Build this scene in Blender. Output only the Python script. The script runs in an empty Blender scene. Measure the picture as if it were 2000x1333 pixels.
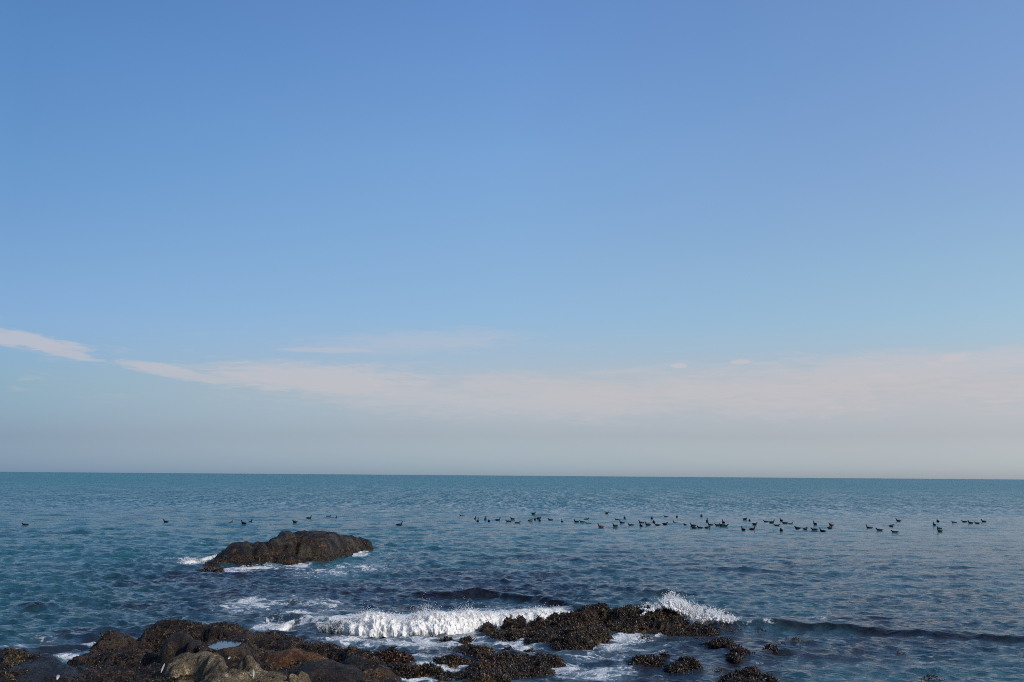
import bpy, math, random
import numpy as np
from mathutils import Vector, Matrix

sc = bpy.context.scene
rng = np.random.default_rng(7)
random.seed(7)

# ------------------------------------------------------------------ camera
F = 1944.0            # focal length in pixels of a 2000 px wide frame
PITCH = 7.70
ROLL = 0.43
CAMH = 3.5
cam = bpy.data.cameras.new('camera')
cam.sensor_width = 36
cam.lens = 36 * F / 2000
cam.clip_start = 0.1
cam.clip_end = 120000
cam_ob = bpy.data.objects.new('camera', cam)
sc.collection.objects.link(cam_ob)
Mrot = Matrix.Rotation(math.radians(90 + PITCH), 4, 'X') @ Matrix.Rotation(math.radians(ROLL), 4, 'Z')
cam_ob.matrix_world = Matrix.Translation((0, 0, CAMH)) @ Mrot
sc.camera = cam_ob
sc.cycles.use_denoising = False
sc.cycles.filter_width = 1.0
sc.cycles.sample_clamp_direct = 3.0
sc.cycles.sample_clamp_indirect = 2.0
R3 = np.array(Mrot.to_3x3())


def ray(px, py):
    d = R3 @ np.array([(px - 1000) / F, (666.5 - py) / F, -1.0])
    return d / np.linalg.norm(d)


def P(px, py, z=0.0):
    """the place on the level z that shows at this pixel"""
    d = ray(px, py)
    t = (z - CAMH) / d[2]
    return np.array([d[0] * t, d[1] * t, z])


def PD(px, py, D):
    """the place at distance D out to sea that shows at this pixel"""
    d = ray(px, py)
    t = D / d[1]
    return np.array([d[0] * t, D, CAMH + d[2] * t])


# ------------------------------------------------------------------ sky and sun
SUN_EL, SUN_AZ = 28.0, 124.0        # azimuth clockwise from straight out to sea
w = bpy.data.worlds.new('World')
sc.world = w
w.use_nodes = True
SKY = 0.10


class NT:
    def __init__(self, tree):
        self.t = tree

    def n(self, kind, **kw):
        nd = self.t.nodes.new(kind)
        for k, v in kw.items():
            setattr(nd, k, v)
        return nd

    def put(self, sock, v):
        if hasattr(v, 'is_output'):
            self.t.links.new(v, sock)
        elif isinstance(v, (tuple, list)) and len(v) == 3 and sock.type == 'RGBA':
            sock.default_value = (*v, 1)
        else:
            sock.default_value = v

    def m(self, op, a, b=0.0, c=0.0, clamp=False):
        nd = self.n('ShaderNodeMath', operation=op, use_clamp=clamp)
        for s, v in zip(nd.inputs, (a, b, c)):
            self.put(s, v)
        return nd.outputs[0]

    def ss(self, v, lo, hi, a=0.0, b=1.0, smooth=True):
        nd = self.n('ShaderNodeMapRange', interpolation_type='SMOOTHSTEP' if smooth else 'LINEAR')
        for i, x in enumerate((v, lo, hi, a, b)):
            self.put(nd.inputs[i], x)
        return nd.outputs[0]

    def mix(self, f, a, b, blend='MIX'):
        nd = self.n('ShaderNodeMix', data_type='RGBA', blend_type=blend)
        self.put(nd.inputs[0], f)
        self.put(nd.inputs[6], a)
        self.put(nd.inputs[7], b)
        return nd.outputs[2]

    def mapping(self, v, scale=(1, 1, 1), rot=(0, 0, 0), loc=(0, 0, 0)):
        nd = self.n('ShaderNodeMapping')
        self.put(nd.inputs[0], v)
        nd.inputs[1].default_value = loc
        nd.inputs[2].default_value = rot
        nd.inputs[3].default_value = scale
        return nd.outputs[0]

    def noise(self, v, scale, detail=3.0, rough=0.55, dist=0.0, col=False):
        nd = self.n('ShaderNodeTexNoise')
        self.put(nd.inputs['Vector'], v)
        nd.inputs['Scale'].default_value = scale
        nd.inputs['Detail'].default_value = detail
        nd.inputs['Roughness'].default_value = rough
        nd.inputs['Distortion'].default_value = dist
        return nd.outputs['Color' if col else 'Fac']

    def ramp(self, f, stops):
        nd = self.n('ShaderNodeValToRGB')
        self.put(nd.inputs[0], f)
        e = nd.color_ramp.elements
        while len(e) > 1:
            e.remove(e[-1])
        e[0].position = stops[0][0]
        e[0].color = (*stops[0][1], 1)
        for p, c in stops[1:]:
            x = e.new(p)
            x.color = (*c, 1)
        return nd.outputs[0]


def lin(c):
    c = np.asarray(c, float) / 255
    return np.where(c < .04045, c / 12.92, ((c + .055) / 1.055) ** 2.4)


W = NT(w.node_tree)
bg = w.node_tree.nodes['Background']
sky = W.n('ShaderNodeTexSky', sky_type='NISHITA', sun_disc=False)
sky.sun_elevation = math.radians(SUN_EL)
sky.sun_rotation = math.radians(SUN_AZ)
sky.altitude = 0
sky.air_density = 1
sky.dust_density = 0.8
sky.ozone_density = 3
# colour of the air: what the plain model sky shows, and what this hazy winter sky shows
ROWS = (30, 300, 500, 620, 750, 850, 915)
RAW = {0: [(88, 115, 150), (103, 133, 167), (121, 152, 182), (135, 165, 189), (155, 180, 187), (168, 179, 167), (150, 152, 138)],
       1000: [(78, 103, 135), (90, 116, 148), (105, 133, 161), (117, 145, 168), (137, 160, 170), (151, 162, 153), (137, 138, 124)],
       1999: [(87, 112, 145), (98, 125, 155), (111, 138, 165), (122, 148, 169), (140, 160, 165), (151, 159, 146), (137, 136, 120)]}
SEEN = {0: [(88, 134, 191), (103, 150, 201), (122, 163, 207), (133, 171, 211), (139, 171, 190), (134, 155, 177), (127, 150, 173)],
        1000: [(101, 144, 203), (119, 161, 210), (134, 173, 211), (143, 180, 211), (172, 182, 192), (161, 172, 181), (149, 165, 176)],
        1999: [(122, 159, 210), (138, 172, 214), (152, 187, 216), (163, 194, 216), (190, 190, 193), (180, 183, 185), (171, 177, 180)]}
tc = W.n('ShaderNodeTexCoord')
dirv = tc.outputs['Generated']
sep = W.n('ShaderNodeSeparateXYZ')
W.put(sep.inputs[0], dirv)
dz = sep.outputs[2]
az = W.m('ARCTAN2', sep.outputs[0], sep.outputs[1])
tints = []
for px in (0, 1000, 1999):
    st = []
    for y, a, b in zip(ROWS, RAW[px], SEEN[px]):
        z = ray(px, y)[2]
        k = lin(b) / (lin(a) * SKY / 0.08) * {0: .92, 1000: .94, 1999: 1.02}[px]
        st.append((max(z, 0.0), tuple(k / 4)))
    st.sort()
    tints.append(W.ramp(dz, st))
U1 = math.atan2(1000, 1944)
tint = W.mix(W.ss(az, -U1, 0, smooth=False), tints[0], tints[1])
tint = W.mix(W.ss(az, 0, U1, smooth=False), tint, tints[2])
skycol = W.mix(1.0, sky.outputs[0], tint, 'MULTIPLY')
skycol = W.mix(1.0, skycol, (4, 4, 4), 'MULTIPLY')
# thin clouds low over the sea: (pixel x, y of the middle, half length, half height, slant, strength, softness)
nv = W.n('ShaderNodeCombineXYZ')
W.put(nv.inputs[0], az)
W.put(nv.inputs[1], W.m('MULTIPLY', dz, 6.5))
n1 = W.noise(nv.outputs[0], 9, 5, .6, .3)
n2 = W.noise(nv.outputs[0], 40, 4, .65, .6)
nn = W.m('ADD', W.m('MULTIPLY', W.m('SUBTRACT', n1, .5), 1.7), W.m('MULTIPLY', W.m('SUBTRACT', n2, .5), 1.5))
CL = [(50, 668, 110, 16, .10, 1.0, .3), (115, 686, 60, 10, .16, .9, .3), (310, 718, 80, 9, .12, .9, .4), (380, 736, 110, 9, .10, .8, .4), (620, 738, 260, 32, .04, .95, .5), (760, 760, 260, 36, .06, .7, .8),
      (1130, 775, 400, 50, .02, .8, .9), (830, 668, 280, 26, -.02, .45, .9), (640, 684, 90, 5, -.02, .6, .4), (1190, 728, 150, 10, -.05, .55, .9), (1130, 745, 120, 9, .02, .5, .9),
      (1740, 724, 420, 40, -.02, .8, .8), (1725, 734, 32, 7, 0, 1.1, .7), (1700, 712, 60, 5, 0, .9, .5), (1860, 700, 40, 12, -.05, 1.1, .7), (1820, 712, 30, 8, .05, 1.1, .7), (1450, 707, 24, 5, 0, 1.0, .4), (1327, 715, 14, 4, 0, 1.0, .4), (1945, 784, 30, 3, 0, .7, .4), (1500, 765, 600, 50, .0, .85, 1.0), (950, 785, 450, 40, .02, .7, 1.0)]
cl = None
for (px, py, hl, hh, sl, stg, soft) in CL:
    d = ray(px, py)
    u0, v0 = math.atan2(d[0], d[1]), d[2]
    du = W.m('SUBTRACT', az, u0)
    dv = W.m('SUBTRACT', W.m('SUBTRACT', dz, v0), W.m('MULTIPLY', du, -sl))
    a = W.m('DIVIDE', du, hl / 1944)
    b = W.m('DIVIDE', dv, hh / 1944)
    r = W.m('SQRT', W.m('ADD', W.m('MULTIPLY', a, a), W.m('MULTIPLY', b, b)))
    r = W.m('ADD', r, nn)
    v = W.ss(r, 1.25, .95 - soft, 0, stg)
    cl = v if cl is None else W.m('MAXIMUM', cl, v)
# small broken cloud in the same belt of the sky all the way round
belt = W.m('MULTIPLY', W.ss(dz, .05, .09), W.ss(dz, .15, .11))
bits = W.m('MULTIPLY', W.ss(W.noise(nv.outputs[0], 14, 5, .6, .4), .56, .74), belt)
cl = W.m('MAXIMUM', cl, W.m('MULTIPLY', bits, .45))
skycol = W.mix(W.m('MULTIPLY', cl, .58), skycol, tuple(float(x) / SKY for x in lin((205, 196, 198))))
W.put(bg.inputs[0], skycol)
bg.inputs[1].default_value = SKY

sun = bpy.data.lights.new('sun', 'SUN')
sun.energy = 3.2
sun.angle = math.radians(0.5)
sun.color = (1.0, .93, .82)
sun_ob = bpy.data.objects.new('sun', sun)
sc.collection.objects.link(sun_ob)
sd = Vector((math.sin(math.radians(SUN_AZ)) * math.cos(math.radians(SUN_EL)),
             math.cos(math.radians(SUN_AZ)) * math.cos(math.radians(SUN_EL)), math.sin(math.radians(SUN_EL))))
sun_ob.rotation_euler = sd.to_track_quat('Z', 'Y').to_euler()
sun_ob.location = sd * 60

sc.view_settings.view_transform = 'Standard'
sc.view_settings.look = 'None'
sc.view_settings.exposure = 0
sc.view_settings.gamma = 1
sc.view_settings.use_curve_mapping = False

# ------------------------------------------------------------------ helpers
_perm = np.random.default_rng(3).permutation(512).astype(np.int64)
_perm = np.concatenate([_perm, _perm, _perm])
_grad = np.random.default_rng(4).normal(size=(512, 3))
_grad /= np.linalg.norm(_grad, axis=1)[:, None]


def perlin(x, y, z=0.0):
    x = np.asarray(x, float)
    y = np.asarray(y, float)
    z = np.zeros_like(x) + z
    xi, yi, zi = np.floor(x), np.floor(y), np.floor(z)
    xf, yf, zf = x - xi, y - yi, z - zi
    xi, yi, zi = (a.astype(np.int64) & 255 for a in (xi, yi, zi))
    f = [t * t * t * (t * (t * 6 - 15) + 10) for t in (xf, yf, zf)]
    out = 0
    for dx in (0, 1):
        for dy in (0, 1):
            for dzz in (0, 1):
                g = _grad[_perm[_perm[_perm[xi + dx] + yi + dy] + zi + dzz]]
                v = g[..., 0] * (xf - dx) + g[..., 1] * (yf - dy) + g[..., 2] * (zf - dzz)
                wgt = (f[0] if dx else 1 - f[0]) * (f[1] if dy else 1 - f[1]) * (f[2] if dzz else 1 - f[2])
                out = out + v * wgt
    return out * 1.6


def fbm(x, y, z=0.0, octv=4, gain=.5, lac=2.03):
    s, a = 0, 1.0
    for k in range(octv):
        s = s + a * perlin(x + 17.3 * k, y - 9.1 * k, z + 3.7 * k)
        x, y, z = x * lac, y * lac, np.asarray(z) * lac
        a *= gain
    return s


def mesh_from(name, v, f, mats, smooth=True, parent=None, mi=None):
    me = bpy.data.meshes.new(name)
    v = np.asarray(v, np.float32)
    f = np.asarray(f, np.int32)
    n = f.shape[1]
    me.vertices.add(len(v))
    me.vertices.foreach_set('co', v.ravel())
    me.loops.add(f.size)
    me.loops.foreach_set('vertex_index', f.ravel())
    me.polygons.add(len(f))
    me.polygons.foreach_set('loop_start', np.arange(0, f.size, n, dtype=np.int32))
    me.polygons.foreach_set('loop_total', np.full(len(f), n, np.int32))
    me.polygons.foreach_set('use_smooth', np.full(len(f), smooth))
    if mi is not None:
        me.polygons.foreach_set('material_index', np.asarray(mi, np.int32))
    for m in mats:
        me.materials.append(m)
    me.update(calc_edges=True)
    o = bpy.data.objects.new(name, me)
    sc.collection.objects.link(o)
    if parent is not None:
        o.parent = parent
        o.matrix_parent_inverse = Matrix.Identity(4)
    return o


def fattr(o, name, vals):
    a = o.data.attributes.new(name, 'FLOAT', 'POINT')
    a.data.foreach_set('value', np.asarray(vals, np.float32))


def tag(o, label=None, cat=None, group=None, kind=None):
    for k, v in (('label', label), ('category', cat), ('group', group), ('kind', kind)):
        if v:
            o[k] = v
    return o


def grid_faces(nr, nc):
    i = np.arange(nr - 1)[:, None] * nc + np.arange(nc - 1)[None, :]
    i = i.ravel()
    return np.stack([i, i + 1, i + nc + 1, i + nc], 1)


def new_mat(name):
    m = bpy.data.materials.new(name)
    m.use_nodes = True
    T = NT(m.node_tree)
    return m, T, m.node_tree.nodes['Principled BSDF']


# ------------------------------------------------------------------ materials
def make_water():
    m, T, bs = new_mat('sea_water')
    geo = T.n('ShaderNodeNewGeometry')
    pos = geo.outputs['Position']
    sp = T.n('ShaderNodeSeparateXYZ')
    T.put(sp.inputs[0], pos)
    far = sp.outputs[1]
    at_f = T.n('ShaderNodeAttribute', attribute_name='foam').outputs['Fac']
    at_w = T.n('ShaderNodeAttribute', attribute_name='weed_bed_and_face').outputs['Fac']
    # body colour: clear teal water, darker and browner over the weed beds; wave-face shade painted in
    n = T.noise(T.mapping(pos, (.05, .12, 1)), 1, 4, .6)
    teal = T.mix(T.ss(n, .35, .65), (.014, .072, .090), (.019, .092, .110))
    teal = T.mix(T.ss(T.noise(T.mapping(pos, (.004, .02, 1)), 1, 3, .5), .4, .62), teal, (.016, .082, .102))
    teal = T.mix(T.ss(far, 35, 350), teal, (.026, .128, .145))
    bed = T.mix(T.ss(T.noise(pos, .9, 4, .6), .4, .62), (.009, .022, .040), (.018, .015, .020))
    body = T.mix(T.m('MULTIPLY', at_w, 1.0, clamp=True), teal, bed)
    body = T.mix(T.n('ShaderNodeAttribute', attribute_name='wave_face_shade').outputs['Fac'], body, (.007, .005, .006))  # shade of the steep wave fronts, painted near-black into the body colour
    # foam: lacy streaks where the foam attribute is high
    warp = T.noise(pos, 1.3, 3, .6, col=True)
    vm = T.n('ShaderNodeVectorMath', operation='MULTIPLY_ADD')
    T.put(vm.inputs[0], warp)
    vm.inputs[1].default_value = (.9, .9, 0)
    T.put(vm.inputs[2], pos)
    wp = vm.outputs[0]
    vo = T.n('ShaderNodeTexVoronoi', feature='DISTANCE_TO_EDGE')
    T.put(vo.inputs['Vector'], T.mapping(wp, (.6, 1.25, 1)))
    vo.inputs['Scale'].default_value = 2.6
    vo2 = T.n('ShaderNodeTexVoronoi', feature='DISTANCE_TO_EDGE')
    T.put(vo2.inputs['Vector'], wp)
    vo2.inputs['Scale'].default_value = 7.5
    lace = T.m('ADD', T.m('MULTIPLY', T.m('MINIMUM', vo.outputs[0], .35), 2.0), T.m('MULTIPLY', vo2.outputs[0], 1.1))
    fb = T.noise(T.mapping(pos, (1, .8, 1)), 2.2, 6, .65, .5)
    fine = T.noise(pos, 22, 4, .6)
    val = T.m('ADD', T.m('SUBTRACT', T.m('MULTIPLY', at_f, 1.35), lace), T.m('MULTIPLY', T.m('SUBTRACT', fb, .5), 1.7))
    val = T.m('ADD', val, T.m('MULTIPLY', T.m('SUBTRACT', fine, .5), .5))
    on = T.ss(at_f, .02, .2)
    foam = T.m('MULTIPLY', T.ss(val, .46, .92), on)
    foam = T.m('MULTIPLY', foam, .93)
    # milky water full of bubbles under and around the foam
    milk = T.m('MULTIPLY', T.ss(T.m('ADD', at_f, T.m('MULTIPLY', T.m('SUBTRACT', fb, .5), .6)), .25, 1.0), .45)
    body = T.mix(milk, body, (.16, .27, .34))
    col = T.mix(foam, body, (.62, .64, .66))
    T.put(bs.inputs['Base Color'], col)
    rough = T.m('ADD', T.ss(far, 40, 400, .06, .22), T.m('MULTIPLY', foam, .7))
    T.put(bs.inputs['Roughness'], rough)
    bs.inputs['IOR'].default_value = 1.33
    T.put(bs.inputs['Specular IOR Level'], T.m('MULTIPLY', T.ss(far, 40, 260, .5, .36), T.m('SUBTRACT', 1, T.m('MULTIPLY', foam, .7))))
    # ripples too small for the mesh; far out they take over from the built waves
    r1 = T.noise(T.mapping(pos, (1.0, 1.8, 1)), 4.2, 5, .66, .35)
    r2 = T.noise(T.mapping(pos, (1.0, 1.6, 1), (0, 0, .5)), 11, 3, .6, .2)
    b0 = T.n('ShaderNodeBump')
    b0.inputs['Distance'].default_value = .030
    T.put(b0.inputs['Strength'], T.ss(far, 15, 80, .55, .4))
    T.put(b0.inputs['Height'], T.m('MULTIPLY', r2, .45))
    b1 = T.n('ShaderNodeBump')
    b1.inputs['Distance'].default_value = .05
    T.put(b1.inputs['Strength'], T.ss(far, 15, 90, .8, .65))
    T.put(b1.inputs['Height'], r1)
    # sharp-crested wavelets
    rn = T.noise(T.mapping(pos, (.75, 1.5, 1), (0, 0, .12)), 1.7, 3, .55, .25)
    rg = T.m('SUBTRACT', 1, T.m('MULTIPLY', T.m('ABSOLUTE', T.m('SUBTRACT', rn, .5)), 5.0))
    br = T.n('ShaderNodeBump')
    br.inputs['Distance'].default_value = .075
    T.put(br.inputs['Strength'], T.m('MULTIPLY', T.ss(sp.outputs[0], -12, 8, 1.0, .6), T.ss(T.noise(pos, .25, 2), .35, .6, .5, 1.0)))
    T.put(br.inputs['Height'], rg)
    T.put(br.inputs['Normal'], b0.outputs[0])
    T.put(b1.inputs['Normal'], br.outputs[0])
    r3 = T.noise(T.mapping(pos, (.8, 1.3, 1)), .8, 4, .62, .3)
    b2 = T.n('ShaderNodeBump')
    b2.inputs['Distance'].default_value = .6
    T.put(b2.inputs['Strength'], T.ss(far, 60, 220, 0, 1.0))
    T.put(b2.inputs['Height'], r3)
    T.put(b2.inputs['Normal'], b1.outputs[0])
    b3 = T.n('ShaderNodeBump')
    b3.inputs['Distance'].default_value = .05
    T.put(b3.inputs['Strength'], foam)
    T.put(b3.inputs['Height'], fine)
    # too far for bump: slopes of the unresolved waves straight from noise, rougher where gusts run
    gust = T.noise(T.mapping(pos, (.5, .035, 1)), 1, 7, .78)
    gust2 = T.noise(T.mapping(pos, (1.6, .25, 1)), 1, 5, .75)
    nc = T.noise(pos, 2.6, 3, .6, col=True)
    sx = T.n('ShaderNodeSeparateXYZ')
    T.put(sx.inputs[0], nc)
    gg = T.m('ADD', T.m('MULTIPLY', gust, .5), T.m('MULTIPLY', gust2, .5))
    tilt = T.ss(gg, .36, .64, .05, -.45, smooth=False)
    kx_ = T.m('MULTIPLY', T.m('SUBTRACT', sx.outputs[0], .5), 1.4)
    ky_ = T.m('ADD', T.m('MULTIPLY', T.m('SUBTRACT', sx.outputs[1], .5), 1.8), tilt)
    cv = T.n('ShaderNodeCombineXYZ')
    T.put(cv.inputs[0], kx_)
    T.put(cv.inputs[1], ky_)
    cv.inputs[2].default_value = 1.0
    fm = T.n('ShaderNodeMix', data_type='VECTOR')
    T.put(fm.inputs[0], T.ss(far, 50, 150, 0, 1))
    T.put(fm.inputs[4], b2.outputs[0])
    nrmz = T.n('ShaderNodeVectorMath', operation='NORMALIZE')
    T.put(nrmz.inputs[0], cv.outputs[0])
    T.put(fm.inputs[5], nrmz.outputs[0])
    T.put(b3.inputs['Normal'], fm.outputs[1])
    T.put(bs.inputs['Normal'], b3.outputs[0])
    return m


def make_rock(name, c_dark, c_mid, c_hi, hi_lo=.56, hi_hi=.7, extra=None, rough=.55, wet=.35):
    m, T, bs = new_mat(name)
    geo = T.n('ShaderNodeNewGeometry')
    pos = geo.outputs['Position']
    a = T.noise(pos, 2.8, 6, .68, .6)
    b = T.noise(pos, 11, 6, .7, .4)
    c = T.noise(pos, 45, 4, .7)
    col = T.mix(T.ss(T.m('ADD', T.m('MULTIPLY', a, .6), T.m('MULTIPLY', b, .4)), .42, .6), c_dark, c_mid)
    col = T.mix(T.m('MULTIPLY', T.ss(T.m('ADD', T.m('MULTIPLY', a, .45), T.m('MULTIPLY', b, .55)), hi_lo, hi_hi), T.ss(c, .4, .6, .35, 1)), col, c_hi)
    if extra:
        col = T.mix(T.ss(T.noise(pos, 1.1, 4, .6, .5), .54, .66), col, extra)
    # pits, barnacle specks
    vo = T.n('ShaderNodeTexVoronoi')
    T.put(vo.inputs['Vector'], pos)
    vo.inputs['Scale'].default_value = 22
    speck = T.m('MULTIPLY', T.ss(vo.outputs['Distance'], .28, .12), T.ss(b, .55, .68))
    col = T.mix(T.m('MULTIPLY', speck, .55), col, (.30, .26, .20))
    T.put(bs.inputs['Base Color'], T.mix(T.ss(c, .35, .65), T.mix(1, col, (.28, .28, .28), 'MULTIPLY'), T.mix(1, col, (1.35, 1.35, 1.35), 'MULTIPLY')))
    T.put(bs.inputs['Roughness'], T.ss(b, .35, .65, wet, rough))
    bs.inputs['Specular IOR Level'].default_value = .28
    bu = T.n('ShaderNodeBump')
    bu.inputs['Distance'].default_value = .07
    bu.inputs['Strength'].default_value = 1.0
    T.put(bu.inputs['Height'], T.m('ADD', T.m('MULTIPLY', b, .8), T.m('MULTIPLY', c, .6)))
    T.put(bs.inputs['Normal'], bu.outputs[0])
    return m


def make_weed(name, cols):
    m, T, bs = new_mat(name)
    geo = T.n('ShaderNodeNewGeometry')
    rnd = geo.outputs['Random Per Island']
    st = [(i / (len(cols)), c) for i, c in enumerate(cols)]
    col = T.ramp(rnd, st)
    big = T.noise(geo.outputs['Position'], 1.7, 3, .5)
    col = T.mix(T.ss(big, .5, .68), col, T.mix(1, col, (1.9, 1.5, 1.0), 'MULTIPLY'))
    T.put(bs.inputs['Base Color'], col)
    bs.inputs['Roughness'].default_value = .45
    bs.inputs['Specular IOR Level'].default_value = .35
    return m


def make_foam():
    m, T, bs = new_mat('white_water_foam')
    geo = T.n('ShaderNodeNewGeometry')
    pos = geo.outputs['Position']
    n = T.noise(T.mapping(pos, (1.2, .9, .8)), 5, 5, .68, .5)
    n2 = T.noise(T.mapping(pos, (1.2, 1, .6)), 24, 4, .62)
    thin = T.n('ShaderNodeAttribute', attribute_name='thin').outputs['Fac']
    v = T.m('ADD', T.m('MULTIPLY', n, .65), T.m('MULTIPLY', n2, .35))
    v = T.m('SUBTRACT', v, T.m('MULTIPLY', thin, .42))
    col = T.mix(T.ss(v, .10, .36), (.06, .075, .08), (.68, .67, .65))
    T.put(bs.inputs['Base Color'], col)
    T.put(bs.inputs['Roughness'], .6)
    bs.inputs['Subsurface Weight'].default_value = .5
    bs.inputs['Subsurface Radius'].default_value = (.9, 1.0, 1.05)
    bs.inputs['Subsurface Scale'].default_value = .06
    bu = T.n('ShaderNodeBump')
    bu.inputs['Distance'].default_value = .035
    bu.inputs['Strength'].default_value = .35
    T.put(bu.inputs['Height'], T.m('ADD', n, T.m('MULTIPLY', n2, .6)))
    T.put(bs.inputs['Normal'], bu.outputs[0])
    return m


def flat_mat(name, col, rough=.5, spec=.5):
    m, T, bs = new_mat(name)
    g = T.n('ShaderNodeNewGeometry')
    n = T.noise(g.outputs['Position'], 30, 3)
    T.put(bs.inputs['Base Color'], T.mix(T.ss(n, .3, .7), tuple(c * .7 for c in col), col))
    bs.inputs['Roughness'].default_value = rough
    bs.inputs['Specular IOR Level'].default_value = spec
    return m


M_WATER = make_water()
M_ISLE = make_rock('weathered_island_rock', (.006, .0045, .0035), (.044, .025, .013), (.20, .105, .035), .53, .65, extra=(.062, .053, .032), rough=.6, wet=.35)
M_DARK = make_rock('dark_wet_rock', (.007, .005, .004), (.044, .026, .015), (.22, .125, .045), .52, .62, extra=(.064, .042, .029), rough=.62, wet=.22)
M_BROWN = make_rock('brown_smooth_rock', (.010, .007, .006), (.042, .026, .018), (.16, .095, .04), .54, .66, extra=(.045, .036, .015), rough=.7, wet=.42)
M_PALE = make_rock('pale_tan_rock', (.10, .075, .045), (.20, .155, .095), (.40, .32, .21), .52, .64, extra=(.18, .145, .085), rough=.9, wet=.7)
M_WEED = make_weed('brown_seaweed', [(.003, .002, .002), (.006, .004, .003), (.010, .006, .003), (.004, .003, .002), (.016, .008, .004), (.006, .006, .003), (.022, .013, .006), (.008, .004, .003), (.012, .009, .004), (.010, .007, .004), (.004, .003, .002), (.055, .036, .020)])
M_RED = make_weed('reddish_seaweed', [(.008, .003, .002), (.020, .006, .004), (.006, .004, .003), (.030, .010, .005), (.012, .005, .003), (.008, .004, .002), (.07, .035, .018)])
M_GOLD = make_weed('golden_seaweed', [(.010, .007, .003), (.030, .018, .005), (.015, .008, .004), (.07, .042, .010), (.02, .018, .006), (.12, .08, .028), (.035, .035, .010)])
M_FOAM = make_foam()
M_SPRAY, _T, _bs = new_mat('white_spray')
_d, _t, _m = _T.n('ShaderNodeBsdfDiffuse'), _T.n('ShaderNodeBsdfTranslucent'), _T.n('ShaderNodeMixShader')
_g = _T.noise(_T.n('ShaderNodeNewGeometry').outputs['Position'], 40, 2)
_c = _T.mix(_g, (.93, .94, .95), (.97, .97, .97))
_T.put(_d.inputs[0], _c)
_T.put(_t.inputs[0], _c)
_T.put(_m.inputs[0], .45)
_T.put(_m.inputs[1], _d.outputs[0])
_T.put(_m.inputs[2], _t.outputs[0])
_T.put(_T.t.nodes['Material Output'].inputs[0], _m.outputs[0])
M_BIRD = flat_mat('black_feathers', (.007, .007, .009), .6, .2)
M_BIRDB = flat_mat('brownish_feathers', (.040, .022, .014), .6)
M_BILL = flat_mat('pale_bill', (.16, .14, .12), .5)
M_SHELL = flat_mat('white_shell', (.50, .53, .54), .5)

# ------------------------------------------------------------------ the sea
# long low waves coming in: crest given by pixels on the photo's sea, with crest height, back length, face length
CRESTS = [
    ([(1390, 1212, .10), (1450, 1211, .11), (1520, 1213, .13), (1600, 1216, .12), (1700, 1223, .12), (1800, 1231, .10), (1900, 1236, .12), (2000, 1241, .12), (2200, 1250, .15), (2500, 1268, .15)], 1.0, .18),
    ([(760, 1165, .02), (800, 1157, .12), (840, 1153, .17), (880, 1157, .15), (920, 1152, .19), (960, 1156, .13), (1030, 1162, .16), (1110, 1172, .16), (1160, 1182, .06)], .8, .30),
    ([(1090, 1093, .04), (1130, 1090, .16), (1190, 1094, .05)], .7, .35),
    ([(985, 1086, .02), (1035, 1082, .12), (1085, 1086, .03)], .7, .35),
    ([(950, 1132, .03), (985, 1131, .10), (1010, 1134, .03)], .6, .3),
    ([(800, 1135, .03), (830, 1126, .14), (870, 1136, .03)], .9, .4),
    ([(500, 1204, .05), (570, 1199, .18), (640, 1206, .20), (700, 1203, .22), (800, 1202, .22), (900, 1199, .22), (1000, 1196, .20), (1080, 1193, .16), (1120, 1191, .08)], 1.3, .35),
    ([(1200, 1197, .1), (1280, 1195, .22), (1340, 1200, .25), (1400, 1212, .2), (1440, 1216, .1)], 1.4, .5),
    ([(440, 1170, .03), (540, 1166, .12), (640, 1174, .04)], 1.0, .45),
    ([(1380, 1108, .02), (1450, 1108, .10), (1540, 1116, .03)], .9, .4),
    ([(1150, 1140, .02), (1260, 1150, .10), (1400, 1158, .03)], .9, .4),
    ([(20, 1180, .03), (70, 1176, .14), (120, 1180, .03)], .9, .45),
]


def smooth_poly(pts, n=120):
    p = np.array(pts, float)
    t = np.arange(len(p))
    tt = np.linspace(0, len(p) - 1, n)
    out = np.stack([np.interp(tt, t, p[:, k]) for k in range(p.shape[1])], 1)
    k = max(3, n // 16) | 1
    ker = np.hanning(k + 2)[1:-1]
    ker /= ker.sum()
    for c in range(out.shape[1]):
        e = np.pad(out[:, c], k // 2, mode='edge')
        out[:, c] = np.convolve(e, ker, 'valid')
    return out


def crest_world(pts):
    return smooth_poly([(*P(px, py, h)[:2], h) for px, py, h in pts])


CW = [(crest_world(c), b, f) for c, b, f in CRESTS]


def crest_h(x, y):
    z = np.zeros_like(x)
    face = np.zeros_like(x)
    for c, back, front in CW:
        # crests run roughly left to right: use the crest's place at this x
        o = np.argsort(c[:, 0])
        cy = np.interp(x, c[o, 0], c[o, 1])
        ch = np.interp(x, c[o, 0], c[o, 2], left=0, right=0)
        wob = 0.10 * perlin(x * 1.1, cy * .3) + .04 * perlin(x * 4, cy)
        d = y - cy + wob
        ch = ch * (1 + .12 * perlin(x * 1.7, cy * .2 + 5))
        prof = np.where(d > 0, np.exp(-(d / back) ** 2 * 1.6), np.exp(-(np.abs(d) / front) ** 2 * 1.4) - .18 * np.exp(-((d + 1.5 * front) / front) ** 2))
        z = np.maximum(z, ch * prof) + np.minimum(0, ch * prof)
        face = np.maximum(face, np.where(d < 0.05, np.minimum(1, ch * 5) * np.exp(-(np.abs(d) / front) ** 2 * .6), 0))
    return z, face


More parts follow.
